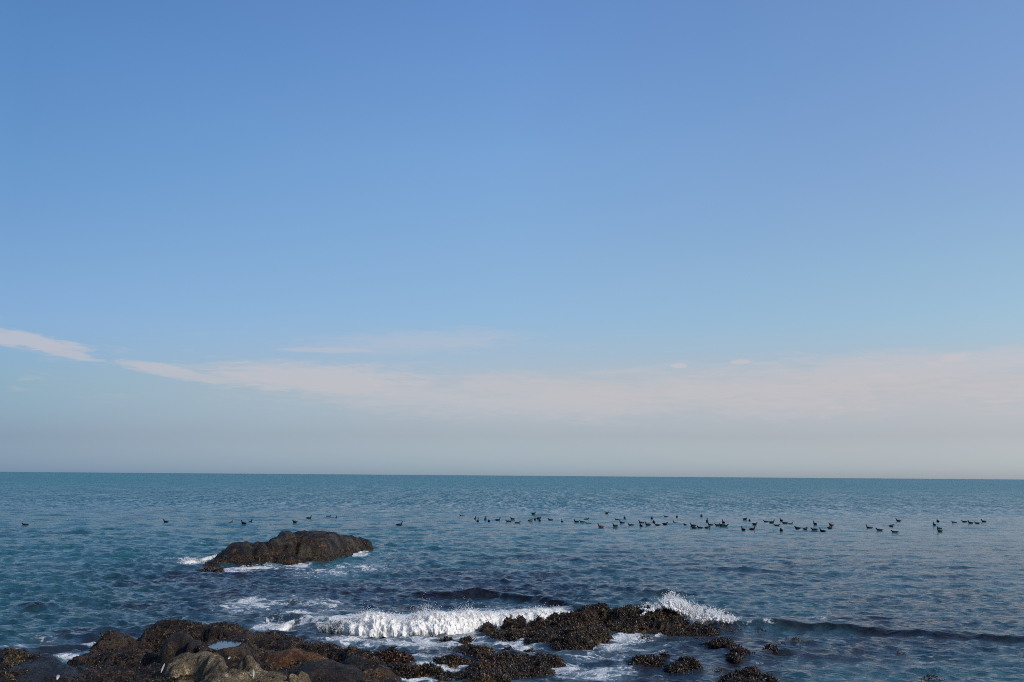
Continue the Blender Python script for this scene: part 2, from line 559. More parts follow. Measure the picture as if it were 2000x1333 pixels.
NW = 260
lam = np.exp(rng.uniform(math.log(.26), math.log(4.5), NW))
ang = np.radians(-80 + np.clip(rng.normal(0, 1, NW) * np.interp(lam, [.3, 1, 4], [42, 30, 20]), -100, 100))
ak = .0178 * rng.uniform(.6, 1.4, NW) * np.interp(lam, [.26, .4, .65, 1.1, 2.2, 4], [1.9, 2.4, 1.35, .65, .52, .40])
amp = ak * lam / (2 * math.pi)
amp *= np.where(lam > 4, .75, 1.0)
kx, ky = np.cos(ang) * 2 * math.pi / lam, np.sin(ang) * 2 * math.pi / lam
ph = rng.uniform(0, 2 * math.pi, NW)


def sea_shape(x, y, cell):
    """wave field; parts finer than the mesh fade out"""
    dx, dy, z = np.zeros_like(x), np.zeros_like(x), np.zeros_like(x)
    gust = (1 + .35 * fbm(x * .09, y * .06, 2.2, 3)) * np.interp(x / np.maximum(y, 1), [-.3, .15, .5], [1.15, .8, .62])
    for i in range(NW):
        f = np.clip((lam[i] / (cell * 2.2) - 1) / 1.2, 0, 1)
        if f.max() <= 0:
            continue
        t = kx[i] * x + ky[i] * y + ph[i]
        s = amp[i] * f * gust
        z += s * np.cos(t)
        sn = s * np.sin(t) * 1.25
        dx -= np.cos(ang[i]) * sn
        dy -= np.sin(ang[i]) * sn
    c, face = crest_h(x, y)
    return dx, dy, z + c, face


# fan-shaped grid: fine near the shore, coarser out to sea
rad = [5.0]
while rad[-1] < 420:
    r = rad[-1]
    rad.append(r + (.30 if r < 15 else .075 if r < 30 else (.075 + (r - 30) * .0036 if r < 60 else .183 + (r - 60) * .0052) if r < 130 else .55 + (r - 130) * .03))
rad = np.array(rad)
th = np.radians(np.concatenate([np.linspace(-60, -30, 60, endpoint=False), np.linspace(-30, 30, 880), np.linspace(30, 60, 61)[1:]]))
RR, TH = np.meshgrid(rad, th, indexing='ij')
X, Y = RR * np.sin(TH), RR * np.cos(TH)
cellr = np.gradient(rad)[:, None] * np.ones_like(X)
cell = np.maximum(cellr, RR * np.radians(60 / 880) * 1.0)
cell = np.where(np.abs(TH) > math.radians(30.5), np.maximum(cell, RR * np.radians(.5)), cell)
dX, dY, Z, FACE = sea_shape(X.ravel(), Y.ravel(), cell.ravel())
edge = np.clip((420 - RR.ravel()) / 150, 0, 1)
Z *= edge
SX, SY = X.ravel() + dX, Y.ravel() + dY


def blobs(x, y, lst):
    """soft patches: (px, py, half width px, half height px, strength)"""
    f = np.zeros_like(x)
    for px, py, hw, hh, s in lst:
        c = P(px, py)
        l, r = P(px - hw, py), P(px + hw, py)
        a, b = P(px, py - hh), P(px, py + hh)
        rx = abs(r[0] - l[0]) / 2
        ry = abs(a[1] - b[1]) / 2
        d2 = ((x - c[0] - (y - c[1]) * c[0] / c[1]) / rx) ** 2 + ((y - c[1]) / ry) ** 2
        f = np.maximum(f, s * np.exp(-d2 * .8))
    return f


FOAM = [(380, 1096, 45, 8, .95), (350, 1092, 70, 10, .5), (450, 1114, 60, 5, 1.0), (520, 1108, 50, 6, .85), (580, 1105, 40, 10, .9), (690, 1082, 45, 6, 1.0), (640, 1118, 110, 12, .75),
        (700, 1108, 100, 16, .7), (590, 1125, 60, 12, .6), (760, 1080, 60, 10, .55), (820, 1100, 60, 8, .3),
        (500, 1180, 80, 14, .72), (560, 1164, 70, 9, .6), (620, 1178, 90, 11, .58), (460, 1190, 70, 10, .62), (640, 1193, 90, 8, .55), (760, 1190, 90, 6, .4), (420, 1130, 90, 8, .42),
        (520, 1222, 40, 10, .85), (590, 1202, 50, 8, .9), (570, 1225, 40, 10, .5),
        (780, 1222, 230, 18, 1.0), (960, 1205, 170, 14, 1.1), (700, 1250, 110, 12, .75), (820, 1256, 130, 14, .95), (660, 1248, 70, 8, .6), (900, 1250, 80, 10, .85),
        (830, 1325, 60, 14, 1.2), (860, 1300, 60, 8, 1.0), (800, 1283, 90, 8, .7), (740, 1290, 50, 8, .5), (930, 1262, 60, 4, .9), (1010, 1255, 60, 8, 1.0), (1020, 1268, 50, 8, .9),
        (1110, 1305, 60, 16, .75), (1180, 1310, 70, 14, .9), (1150, 1322, 80, 8, .8), (1230, 1246, 50, 8, 1.0), (1200, 1262, 80, 12, .8), (1280, 1262, 80, 12, .5), (1160, 1285, 90, 10, .62),
        (1300, 1240, 60, 6, .6), (1360, 1300, 60, 10, .45), (1400, 1318, 50, 6, .5), (1250, 1275, 70, 8, .5),
        (1340, 1212, 80, 14, 1.0), (1500, 1214, 60, 5, .55), (1600, 1206, 30, 5, .75), (1800, 1245, 30, 4, .5), (1500, 1222, 70, 4, .5), (1690, 1245, 60, 10, .33), (1600, 1240, 60, 8, .33),
        (130, 1283, 35, 9, .95), (30, 1262, 60, 10, .62), (105, 1250, 70, 10, .5), (180, 1257, 25, 5, .9), (230, 1222, 40, 4, .5),
        (850, 1157, 26, 3, .9), (885, 1159, 20, 3, .7), (1000, 1185, 80, 8, .5), (1080, 1190, 50, 5, .5),
        (1500, 1300, 300, 40, .30), (1850, 1300, 200, 50, .32), (1700, 1290, 200, 30, .28), (1650, 1322, 100, 10, .42), (1900, 1270, 100, 20, .3)]
WEEDB = [(650, 1180, 420, 60, 1.0), (950, 1150, 380, 50, .85), (900, 1240, 500, 70, 1.0), (1200, 1290, 500, 60, .95), (1500, 1260, 420, 60, .75), (1800, 1240, 300, 40, .7),
         (300, 1250, 260, 50, .85), (100, 1275, 120, 22, .8), (1700, 1215, 400, 14, .9), (1100, 1090, 260, 12, .6), (450, 1130, 260, 30, .9), (300, 1110, 120, 16, .5), (1300, 1160, 300, 40, .6), (1500, 1110, 600, 50, .5), (1900, 1180, 400, 60, .55)]
foamv = blobs(SX, SY, [(a_, b_, c_, d_, e_ * (1.18 if b_ > 1140 else 1)) for a_, b_, c_, d_, e_ in FOAM])
bed_and_face = np.clip(blobs(SX, SY, WEEDB) * 1.3 + .35 * fbm(SX * .35, SY * .25, 1.1, 3) * (SY < 60), 0, 1)
bed_and_face = np.maximum(bed_and_face, np.clip(FACE, 0, 1) * .7)  # wave fronts take the weed-bed colour too, as painted shade
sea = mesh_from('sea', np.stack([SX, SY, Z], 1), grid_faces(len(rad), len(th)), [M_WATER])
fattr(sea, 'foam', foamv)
fattr(sea, 'weed_bed_and_face', bed_and_face)
zg = Z.reshape(X.shape)
slope = (np.gradient(zg, axis=0) / cellr).ravel()
fattr(sea, 'wave_face_shade', np.clip(FACE * 1.4, 0, .92) * np.clip((40 - SY) / 10, 0, 1) * np.clip(slope * 3.5 + .3, 0, 1))  # mask of the painted front shade, kept to steep faces close in
tag(sea, kind='structure')
# the open sea beyond and around
v, f = [], []
ring = np.array([415, 700, 1500, 4000, 12000, 60000.])
tt = np.radians(np.linspace(-60, 60, 181))
vv = np.array([(r * math.sin(a), r * math.cos(a), -.02 if r < 420 else 0.0) for r in ring for a in tt])
o = mesh_from('open_sea', vv, grid_faces(len(ring), len(tt)), [M_WATER])
tag(o, kind='structure')
v = []
for a in np.radians(np.linspace(60, 300, 121)):
    for r in (.0, 415, 60000.):
        v.append((r * math.sin(a), r * math.cos(a), -.03))
o = mesh_from('sea_around', np.array(v), grid_faces(121, 3), [M_WATER])
tag(o, kind='structure')

from mathutils.kdtree import KDTree
near = np.where((SY > 30) & (SY < 130))[0][::3]
kd = KDTree(len(near))
for k, i in enumerate(near):
    kd.insert((SX[i], SY[i], 0), k)
kd.balance()


def sea_z(x, y):
    r = kd.find_n((x, y, 0), 4)
    return float(np.mean([Z[near[k]] for _, k, _ in r]))


# ------------------------------------------------------------------ rocks
def hump_field(x, y, humps, base=-.35, sharp=14.0):
    acc = np.exp(sharp * base) * np.ones_like(x)
    for px, py, hw, D, dy, *pw in humps:
        c = PD(px, py, D)
        p = pw[0] if pw else 2.4
        rx = hw * D / F
        d = np.sqrt(((x - c[0] - (y - c[1]) * c[0] / c[1]) / rx) ** 2 + ((y - c[1]) / dy) ** 2)
        h = base + (c[2] - base) * (1 - np.minimum(d, 1.6) ** p)
        acc += np.exp(sharp * np.maximum(h, base - .3))
    return np.log(acc) / sharp - math.log(2.2 if sharp < 10 else 1.41) / sharp


def rock(name, label, cat, humps, step, mats, sharp=14.0, rough=(.10, .05), seed=0, cut=-.22, carve=None, weed=(), group=None, strata=0.0, base=-.35):
    cs = [PD(h[0], h[1], h[3]) for h in humps]
    rx = [h[2] * h[3] / F for h in humps]
    x0 = min(c[0] - r for c, r in zip(cs, rx)) - .3
    x1 = max(c[0] + r for c, r in zip(cs, rx)) + .3
    y0 = min(h[3] - h[4] for h in humps) - .2
    y1 = max(h[3] + h[4] for h in humps) + .2
    nx, ny = int((x1 - x0) / step) + 2, int((y1 - y0) / step) + 2
    gx, gy = np.meshgrid(np.linspace(x0, x1, nx), np.linspace(y0, y1, ny))
    gx, gy = gx.ravel(), gy.ravel()
    wx = gx + .22 * perlin(gx * 1.3, gy * 1.3, seed + .5) + .06 * perlin(gx * 5, gy * 5, seed + .5)
    wy = gy + .22 * perlin(gx * 1.3, gy * 1.3, seed + 7.5) + .06 * perlin(gx * 5, gy * 5, seed + 7.5)
    z = hump_field(wx, wy, humps, base, sharp)
    top = np.clip((z + .2) * 3, 0, 1)
    n1 = fbm(gx * 1.5, gy * 1.5, seed + 1.3, 3)
    rid = 1 - np.abs(perlin(gx * 2.6, gy * 2.6, seed + 4.4)) * 2
    z = z + rough[0] * (n1 * .8 + (rid - .6) * .5) * (.35 + .65 * top)
    if strata:
        s = (z + .25 * gx * .3) / .11
        z = z + strata * np.sin(s * 6.283) * .016
    if carve:
        for c, r, zz in carve:
            d = np.sqrt(((gx - c[0]) / r[0]) ** 2 + ((gy - c[1]) / r[1]) ** 2)
            k = np.clip((2.1 - d) * 1.6, 0, 1)
            z = z + k * np.clip(zz + .012 - z, 0, 1)
            d = np.sqrt(((gx - c[0]) / r[0]) ** 2 + ((gy - c[1]) / r[1]) ** 2)
            k = np.clip(1.25 - d, 0, 1)
            k = k * k * (3 - 2 * k)
            z = z * (1 - k) + np.minimum(z, zz - .16) * k
    # lumps pushed out along the surface
    Zg = z.reshape(ny, nx)
    gyv, gxv = np.gradient(Zg, (y1 - y0) / (ny - 1), (x1 - x0) / (nx - 1))
    nrm = np.stack([-gxv.ravel(), -gyv.ravel(), np.ones(nx * ny)], 1)
    nrm /= np.linalg.norm(nrm, axis=1)[:, None]
    def crag(k, o):
        return 1 - 2.2 * np.abs(perlin(gx * k + o, gy * k, z * k + seed))
    d = rough[1] * (perlin(gx * 4, gy * 4, z * 4 + seed) * .6 + .35 * crag(3.1, 3) + .5 * crag(7.3, 5) + .42 * crag(15, 8) + .3 * perlin(gx * 28, gy * 28, z * 28) - .5)
    V = np.stack([gx, gy, z], 1) + nrm * d[:, None]
    Fc = grid_faces(ny, nx)
    keep = (V[Fc, 2].max(1) > cut)
    Fc = Fc[keep]
    used = np.unique(Fc)
    rem = -np.ones(len(V), int)
    rem[used] = np.arange(len(used))
    V, Fc, nrm = V[used], rem[Fc], nrm[used]
    org = np.array([V[:, 0].mean(), V[:, 1].mean(), 0.0])
    o = mesh_from(name, V - org, Fc, mats)
    o.location = org
    tag(o, label, cat, group)
    for wd in weed:
        scatter(o, V - org, nrm, seed=seed, org=org, **wd)
    return o


def scatter(parent, V, N, n, mat, size, seed, org, zmin=-.05, zmax=9, name='seaweed', patch=None, up=.5, bare=None, lean=.6):
    """many small leaf-like blades or shells lying on a rock, one mesh"""
    g = np.random.default_rng(seed + len(name) + n)
    ok = (V[:, 2] > zmin) & (V[:, 2] < zmax)
    if patch is not None:
        pv = fbm((V[:, 0] + org[0]) * patch[0], (V[:, 1] + org[1]) * patch[0], V[:, 2] * patch[0] + seed * 1.7, 3)
        ok &= pv > patch[1]
    idx = np.where(ok)[0]
    if len(idx) == 0:
        return
    i = g.choice(idx, n)
    p = V[i] + g.normal(0, .02, (n, 3)) * (1, 1, .3)
    nn = N[i] + g.normal(0, .35, (n, 3))
    nn /= np.linalg.norm(nn, axis=1)[:, None]
    t = g.normal(size=(n, 3))
    t -= nn * (t * nn).sum(1)[:, None]
    t[:, 2] -= .3
    t /= np.linalg.norm(t, axis=1)[:, None]
    b = np.cross(nn, t)
    L = (size * g.uniform(.5, 1.5, n))[:, None]
    Wd = L * g.uniform(.25, .5, n)[:, None]
    lift = up * L * g.uniform(.1, 1.0, n)[:, None]
    # five points: root pair, belly pair, tip; belly raised: a curled blade with real relief
    v0 = p - b * Wd * .35 - nn * .006
    v1 = p + b * Wd * .35 - nn * .006
    v2 = p + t * L * .5 + b * Wd * .6 + nn * lift
    v3 = p + t * L * .5 - b * Wd * .6 + nn * lift * .8
    v4 = p + t * L + nn * lift * .25 + b * Wd * g.uniform(-.6, .6, n)[:, None]
    v5 = p + t * L * .5 + nn * lift * 1.35
    VV = np.stack([v0, v1, v2, v3, v4, v5], 1).reshape(-1, 3)
    k = np.arange(n)[:, None] * 6
    FF = np.concatenate([k + [0, 1, 5], k + [1, 2, 5], k + [2, 4, 5], k + [4, 3, 5], k + [3, 0, 5]], 0)
    o = mesh_from(name, VV, FF, [mat], smooth=False, parent=parent)
    tag(o, kind='stuff')
    return o


# the island rock
rock('sea_rock', 'long dark brown rock island standing alone in the sea, with bare grey side', 'rock', [
    (418, 1088, 26, 39.0, 1.2), (445, 1071, 30, 39.8, 1.6, 3.0), (470, 1056, 34, 40.4, 1.9, 3.6), (510, 1055, 36, 41.0, 2.0, 3.0), (540, 1044, 24, 41.8, 2.0, 3.2), (562, 1034, 24, 42.4, 2.2, 3.4),
    (605, 1036, 62, 43.2, 2.6, 4.0), (640, 1037, 42, 44.2, 2.6, 3.6), (668, 1043, 32, 45.4, 2.2, 3.2), (700, 1049, 28, 47.6, 1.8, 4.5), (714, 1053, 17, 48.0, 1.6, 5), (684, 1045, 28, 46.4, 2.0, 3.4), (470, 1084, 58, 39.2, 1.1), (550, 1076, 70, 40.6, 1.6), (404, 1101, 20, 38.4, .6), (625, 1066, 45, 43.0, 1.9)],
    .055, [M_ISLE], sharp=7.0, rough=(.07, .042), seed=11, strata=.5,
    weed=[dict(n=5000, mat=M_WEED, size=.06, zmax=.35, zmin=-.05), dict(n=500, mat=M_GOLD, size=.05, zmin=.1, patch=(1.2, .40), name='golden_seaweed')])
rock('submerged_rock', 'low reddish dark rock barely breaking the surface at the left foot of the island rock', 'rock', [
    (405, 1107, 22, 37.2, .6), (430, 1109, 20, 36.9, .45), (388, 1111, 15, 37.0, .4)], .05, [M_DARK], rough=(.06, .05), seed=13,
    weed=[dict(n=900, mat=M_RED, size=.05)])

# foreground shore, left
pool_c = P(438, 1260, .47)
rock('shore_outcrop', 'broad dark weedy outcrop in the lower left with a double ridge behind the pool', 'rock', [
    (335, 1203, 62, 21.0, 1.0, 3.0), (300, 1218, 50, 20.8, .8), (385, 1209, 55, 21.0, .95, 3.0), (440, 1209, 42, 20.9, .85, 3.2), (238, 1229, 50, 20.2, 1.0, 2.4), (205, 1247, 45, 19.8, .9, 2.0),
    (475, 1224, 45, 20.6, .9), (520, 1231, 60, 20.4, .9), (570, 1240, 60, 20.1, .95), (625, 1250, 60, 19.8, .95), (668, 1263, 50, 19.5, .9), (698, 1257, 30, 19.1, .55),
    (725, 1280, 35, 18.7, .6), (752, 1300, 40, 17.9, .7), (765, 1322, 30, 17.2, .6), (700, 1284, 50, 18.3, .8), (735, 1304, 46, 17.7, .8), (700, 1275, 40, 18.7, .6),
    (172, 1270, 50, 19.2, .8, 2.0), (140, 1294, 50, 18.4, .8, 2.0), (265, 1262, 100, 18.9, 1.1), (520, 1262, 110, 18.9, 1.0), (600, 1278, 120, 18.2, 1.2),
    (670, 1300, 90, 17.4, 1.0), (200, 1300, 110, 17.2, 1.4), (330, 1290, 120, 17.2, 1.4), (470, 1283, 100, 17.5, 1.3), (580, 1305, 140, 16.6, 1.4), (710, 1325, 70, 16.6, .9),
    (110, 1318, 90, 16.4, 1.3), (280, 1330, 150, 15.6, 1.4), (450, 1330, 160, 15.4, 1.4), (640, 1335, 130, 15.6, 1.2)],
    .029, [M_DARK], sharp=9.0, rough=(.05, .060), seed=21, carve=[(pool_c, (.27, .50), .47)], base=-.3,
    weed=[dict(n=17000, mat=M_WEED, size=.042, patch=(.9, .06), zmin=-.02), dict(n=5000, mat=M_GOLD, size=.045, patch=(.9, .33), name='golden_seaweed', zmin=.05),
          dict(n=6000, mat=M_RED, size=.045, patch=(1.1, .25), name='reddish_seaweed')])
rock('brown_boulder', 'smooth rounded brown boulder left of the blue rock pool', 'rock', [
    (350, 1237, 46, 18.4, .55, 2.6), (322, 1246, 28, 18.2, .45), (383, 1248, 24, 18.1, .4)], .03, [M_BROWN], rough=(.04, .018), seed=31, base=-.1, cut=-.1)
rock('pale_boulder', 'pale tan boulder with a hollowed front, in front of the rock pool', 'rock', [
    (352, 1277, 34, 17.0, .50, 3.0), (382, 1275, 40, 16.9, .5, 3.0), (410, 1279, 34, 16.8, .5, 3.0), (432, 1286, 24, 16.7, .42, 3.0), (330, 1292, 24, 16.7, .4), (425, 1296, 30, 16.5, .4)], .025, [M_PALE], rough=(.07, .022), seed=37, base=.0, cut=-.1)
rock('pale_ledge', 'pale knobbly ledge with a bright pointed edge at the bottom centre-left of the view', 'rock', [
    (497, 1283, 24, 16.2, .45, 3.0), (510, 1300, 34, 15.9, .5), (470, 1303, 34, 15.9, .5), (540, 1308, 34, 15.8, .45), (585, 1314, 30, 15.7, .45), (430, 1318, 60, 15.5, .5), (530, 1325, 90, 15.2, .6), (360, 1326, 50, 15.3, .5)],
    .025, [M_PALE], rough=(.10, .045), seed=41, base=.05, cut=-.1)
rock('orange_slab', 'rust orange and olive patched slab right of the pale ledge', 'rock', [
    (575, 1268, 66, 18.3, .6), (625, 1275, 52, 18.1, .55), (540, 1278, 50, 18.0, .5)], .03,
    [make_rock('rust_rock', (.05, .022, .010), (.12, .045, .015), (.20, .13, .03), .5, .64, rough=.7, wet=.45)], rough=(.05, .03), seed=43, base=.0, cut=-.1)
rock('brown_slab', 'smooth purplish brown slab at the bottom edge between the pale ledge and the green weed', 'rock', [
    (630, 1292, 70, 16.9, .7, 2.8), (670, 1305, 50, 16.7, .6), (600, 1310, 50, 16.5, .6)], .03, [M_BROWN], rough=(.05, .022), seed=47, base=.0, cut=-.1)
rock('corner_rock', 'low mottled brown and yellow rock cut by the left edge of the view', 'rock', [
    (-20, 1262, 60, 18.6, .8), (30, 1270, 60, 18.2, .9, 3), (75, 1280, 40, 17.9, .8), (-60, 1275, 80, 17.6, 1.2), (20, 1300, 90, 17, 1.2)], .033, [M_DARK], rough=(.07, .05), seed=53,
    weed=[dict(n=2600, mat=M_GOLD, size=.045, patch=(1.3, .12), name='golden_seaweed'), dict(n=2600, mat=M_WEED, size=.045, patch=(1.0, .0))])
rock('grey_rock', 'smooth blue-grey wet rock between the corner rock and the weedy outcrop', 'rock', [
    (70, 1281, 60, 17.9, .8, 2.8), (100, 1288, 45, 17.7, .8, 2.8), (60, 1300, 60, 17.0, .8), (130, 1300, 45, 17.0, .8)], .035, [make_rock('blue_grey_rock', (.014, .016, .020), (.032, .034, .040), (.16, .13, .08), .6, .72, rough=.6, wet=.3)], rough=(.05, .022), seed=57, base=.0, cut=-.1)

# reef in the middle
rock('weedy_reef', 'largest seaweed covered reef in the centre, beside the white splash', 'reef', [
    (955, 1213, 26, 23.3, .45), (1000, 1214, 22, 23.5, .4), (1018, 1208, 12, 23.7, .3), (1060, 1218, 70, 23.4, .7), (1110, 1203, 45, 23.9, .8, 2.8), (1150, 1188, 42, 24.2, .8, 3), (1187, 1180, 26, 24.5, .7, 2.6), (1225, 1189, 50, 24.3, .85, 3),
    (1280, 1190, 50, 24.2, .85, 3.2), (1310, 1200, 40, 24.0, .8), (1322, 1197, 10, 24.2, .25), (1350, 1221, 40, 23.4, .5), (1385, 1230, 40, 23.1, .35),
    (1080, 1232, 110, 22.4, .8), (1140, 1228, 60, 22.2, .9, 3), (1000, 1232, 70, 22.6, .6), (1120, 1246, 55, 21.6, .7), (1230, 1215, 110, 23.4, .8), (1060, 1248, 60, 21.8, .6), (1105, 1251, 50, 21.3, .55), (1300, 1222, 70, 23.2, .6)],
    .04, [M_DARK], rough=(.15, .10), seed=61, base=-.28,
    weed=[dict(n=27000, mat=M_WEED, size=.045, up=.6, patch=(.9, -.28)), dict(n=5000, mat=M_GOLD, size=.045, patch=(1.0, .2), name='golden_seaweed', zmin=.05), dict(n=5000, mat=M_RED, size=.055, patch=(.8, .2), name='reddish_seaweed')])
rock('low_reef', 'low flat weedy reef at the bottom edge between two patches of white foam', 'reef', [
    (905, 1262, 50, 20.9, .35), (866, 1243, 20, 22.2, .25), (905, 1246, 40, 22.1, .25), (960, 1243, 55, 22.3, .25), (990, 1262, 30, 20.8, .2), (1040, 1266, 30, 20.7, .25), (930, 1273, 70, 20.1, .7), (1000, 1279, 75, 19.7, .8), (1060, 1278, 40, 20.0, .6), (970, 1305, 90, 18.4, .8), (900, 1310, 50, 18.2, .6),
    (880, 1285, 55, 19.4, .35), (940, 1325, 70, 17.6, .6), (870, 1328, 22, 17.4, .3), (1040, 1300, 40, 18.9, .4), (1080, 1282, 30, 19.6, .25)],
    .04, [M_DARK], rough=(.13, .085), seed=67, base=-.2,
    weed=[dict(n=21000, mat=M_WEED, size=.045, up=.6, patch=(.9, -.28)), dict(n=4000, mat=M_GOLD, size=.045, patch=(1.0, .18), name='golden_seaweed', zmin=.02), dict(n=4500, mat=M_RED, size=.055, patch=(.9, .2), name='reddish_seaweed')])
small = [
    ('weedy_rock', 'pointed reddish weedy rock in the foam between the outcrop and the low reef', [(757, 1271, 34, 19.7, .35), (770, 1264, 12, 19.8, .2), (790, 1277, 30, 19.5, .2)], 3000, M_RED),
    ('weedy_rock', 'thin flat tongue of dark weed in white foam, right of the shore outcrop', [(815, 1297, 50, 18.6, .22), (775, 1300, 30, 18.5, .25)], 2200, M_WEED),
    ('weedy_rock', 'left rock of the twin weedy rocks at the lower centre-right', [(1255, 1287, 28, 19.3, .28), (1284, 1284, 24, 19.4, .24), (1298, 1276, 12, 19.8, .2)], 2600, M_WEED),
    ('weedy_rock', 'right rounder rock of the twin weedy rocks at the lower centre-right', [(1335, 1289, 32, 19.1, .32), (1312, 1297, 30, 18.8, .22)], 2800, M_WEED),
    ('weedy_rock', 'dark weed mound at the bottom edge, farthest right of all the rocks', [(1465, 1307, 28, 17.6, .5), (1440, 1320, 40, 17.4, .5), (1495, 1320, 36, 17.4, .5), (1465, 1330, 60, 16.8, .5)], 4200, M_WEED),
]
for nm, lb, hs, n, mt in small:
    rock(nm, lb, 'rock', hs, .035, [M_DARK], rough=(.06, .04), seed=70 + len(lb), base=-.12, weed=[dict(n=n, mat=mt, size=.05, up=.8)])


def weed_clump(label, px, py, hw, hh, n, mat, group=None):
    """seaweed floating up from below: blades standing and lying on the water"""
    c = P(px, py)
    rx = .68 * hw * c[1] / F
    ry = .62 * abs(P(px, py - hh)[1] - P(px, py + hh)[1]) / 2
    g = np.random.default_rng(int(px * 7 + py))
    a, r = g.uniform(0, 6.283, n), np.sqrt(g.uniform(0, 1, n))
    r *= 1 + .35 * np.sin(a * 3 + px) + .2 * np.sin(a * 7 + py)
    x, y = r * rx * np.cos(a), r * ry * np.sin(a)
    V = np.stack([x, y, .03 + .05 * np.clip(1 - r, 0, 1) + g.normal(0, .012, n)], 1)
    N = np.stack([g.normal(0, .5, n), g.normal(-.4, .5, n), np.ones(n)], 1)
    emp = bpy.data.objects.new('seaweed_clump', None)
    sc.collection.objects.link(emp)
    emp.location = c
    tag(emp, label, 'seaweed', group)
    o = scatter(emp, V, N, n * 2 if n > 200 else n, mat, .055 if n > 200 else .032, int(px), c, name='frond', up=.9 if n > 200 else .35)
    return emp


for args in [
    ('largest brown seaweed clump floating right of the reef', 1412, 1262, 32, 12, 900, M_WEED),
    ('reddish seaweed clump just below the largest floating clump', 1447, 1279, 20, 6, 380, M_RED),
    ('dark seaweed clump left below the reddish floating clump', 1434, 1290, 15, 7, 320, M_WEED),
    ('small red seaweed clump floating alone to the right of the others', 1506, 1273, 14, 6, 300, M_RED),
    ('thin yellowish seaweed wisp floating farthest out of the right-hand clumps', 1556, 1254, 13, 4, 160, M_GOLD),
    ('tiny seaweed scraps in a row leading up to the yellowish wisp', 1528, 1262, 14, 3, 60, M_WEED),
    ('faint seaweed strands on the water left of the largest floating clump', 1368, 1254, 20, 5, 130, M_RED),
    ('reddish seaweed scrap under the end of the white splash', 1440, 1234, 16, 3, 90, M_RED),
    ('reddish seaweed scrap under the dark wave right of the splash', 1484, 1235, 14, 4, 130, M_RED),
    ('small seaweed scrap left of the dark mound at the bottom edge', 1406, 1315, 10, 4, 110, M_WEED),
    ('reddish seaweed strip lying in the foam behind the twin rocks', 1262, 1250, 18, 5, 200, M_RED),
    ('scattered dark seaweed strands in the water at the bottom right', 1820, 1328, 22, 5, 140, M_WEED),
    ('faint seaweed strand floating in open water at the right', 1755, 1282, 13, 3, 70, M_RED),
]:
    weed_clump(*args)

# the still pool caught in the rocks
a = np.linspace(0, 2 * math.pi, 40, endpoint=False)
rr = 1 + .12 * np.sin(a * 3 + 1) + .08 * np.sin(a * 5)
pv = np.stack([.34 * rr * np.cos(a), .64 * rr * np.sin(a), 0 * a], 1)
pv = np.concatenate([[[0, 0, 0]], pv])
pf = [(0, i + 1, (i + 1) % 40 + 1) for i in range(40)]
mp, T, bs = new_mat('still_pool_water')
bs.inputs['Base Color'].default_value = (.02, .035, .045, 1)
bs.inputs['Roughness'].default_value = .03
bs.inputs['IOR'].default_value = 1.33
g_ = T.n('ShaderNodeNewGeometry')
bu = T.n('ShaderNodeBump')
bu.inputs['Distance'].default_value = .004
T.put(bu.inputs['Height'], T.noise(g_.outputs['Position'], 14, 2))
T.put(bs.inputs['Normal'], bu.outputs[0])
o = mesh_from('rock_pool', pv, pf, [mp])
o.location = pool_c
tag(o, kind='structure')

# white bits on the shore rocks
for lb, px, py, z, L, wd, tilt in [
    ('slender white shell sliver standing left of the pale boulder', 319, 1311, .42, .16, .03, .3),
    ('white shell piece standing on the pale ledge at the bottom edge', 496, 1322, .42, .14, .035, -.1),
    ('white shell piece at the bottom edge right of the corner rock', 114, 1329, .40, .08, .05, .2),
    ('small white shell at the upper right corner of the pale boulder', 449, 1291, .40, .06, .035, .9)]:
    c = P(px, py, z)
    n = 9
    t = np.linspace(0, 1, n)
    prof = np.sin(np.pi * np.clip(t * .92 + .04, 0, 1)) ** .8 * wd * .5
    vs = []
    for k in range(n):
        for q in range(8):
            b = q / 8 * 6.283
            vs.append((prof[k] * math.cos(b), prof[k] * .35 * math.sin(b) + .02 * math.sin(t[k] * 3), (t[k] - .5) * L))
    fs = [(k * 8 + q, k * 8 + (q + 1) % 8, (k + 1) * 8 + (q + 1) % 8, (k + 1) * 8 + q) for k in range(n - 1) for q in range(8)]
    o = mesh_from('shell', vs, fs, [M_SHELL])
    o.location = c + np.array([0, -.03, .05])
    o.rotation_euler = (.3, tilt, .4)
    tag(o, lb, 'shell')


# ------------------------------------------------------------------ breaking waves and spray
ICO = None


def ico():
    global ICO
    if ICO is None:
        ICO = (np.array([(1, 0, 0), (-1, 0, 0), (0, 1, 0), (0, -1, 0), (0, 0, 1), (0, 0, -1.)]),
               np.array([(0, 2, 4), (2, 1, 4), (1, 3, 4), (3, 0, 4), (2, 0, 5), (1, 2, 5), (3, 1, 5), (0, 3, 5)]))
    return ICO


def droplets(name, pts, sizes, parent, mat=None):
    v, f = ico()
    n = len(pts)
    st = np.stack([sizes, sizes, sizes * 1.3], 1)
    VV = (pts[:, None, :] + v[None] * st[:, None, :]).reshape(-1, 3)
    FF = (np.arange(n)[:, None, None] * len(v) + f[None]).reshape(-1, 3)
    o = mesh_from(name, VV, FF, [mat or M_SPRAY], parent=parent)
    fattr(o, 'thin', np.zeros(len(VV)))
    tag(o, kind='stuff')
    return o


def mist(pts, sizes, parent):
    q = np.array([(1, 1, 1), (1, -1, -1), (-1, 1, -1), (-1, -1, 1.)])
    n = len(pts)
    VV = (pts[:, None, :] + q[None] * sizes[:, None, None]).reshape(-1, 3)
    FF = (np.arange(n)[:, None, None] * 4 + np.array([(0, 1, 2), (0, 2, 3), (0, 3, 1), (1, 3, 2)])[None]).reshape(-1, 3)
    o = mesh_from('spray_mist', VV, FF, [M_SPRAY], parent=parent)
    tag(o, kind='stuff')
    return o


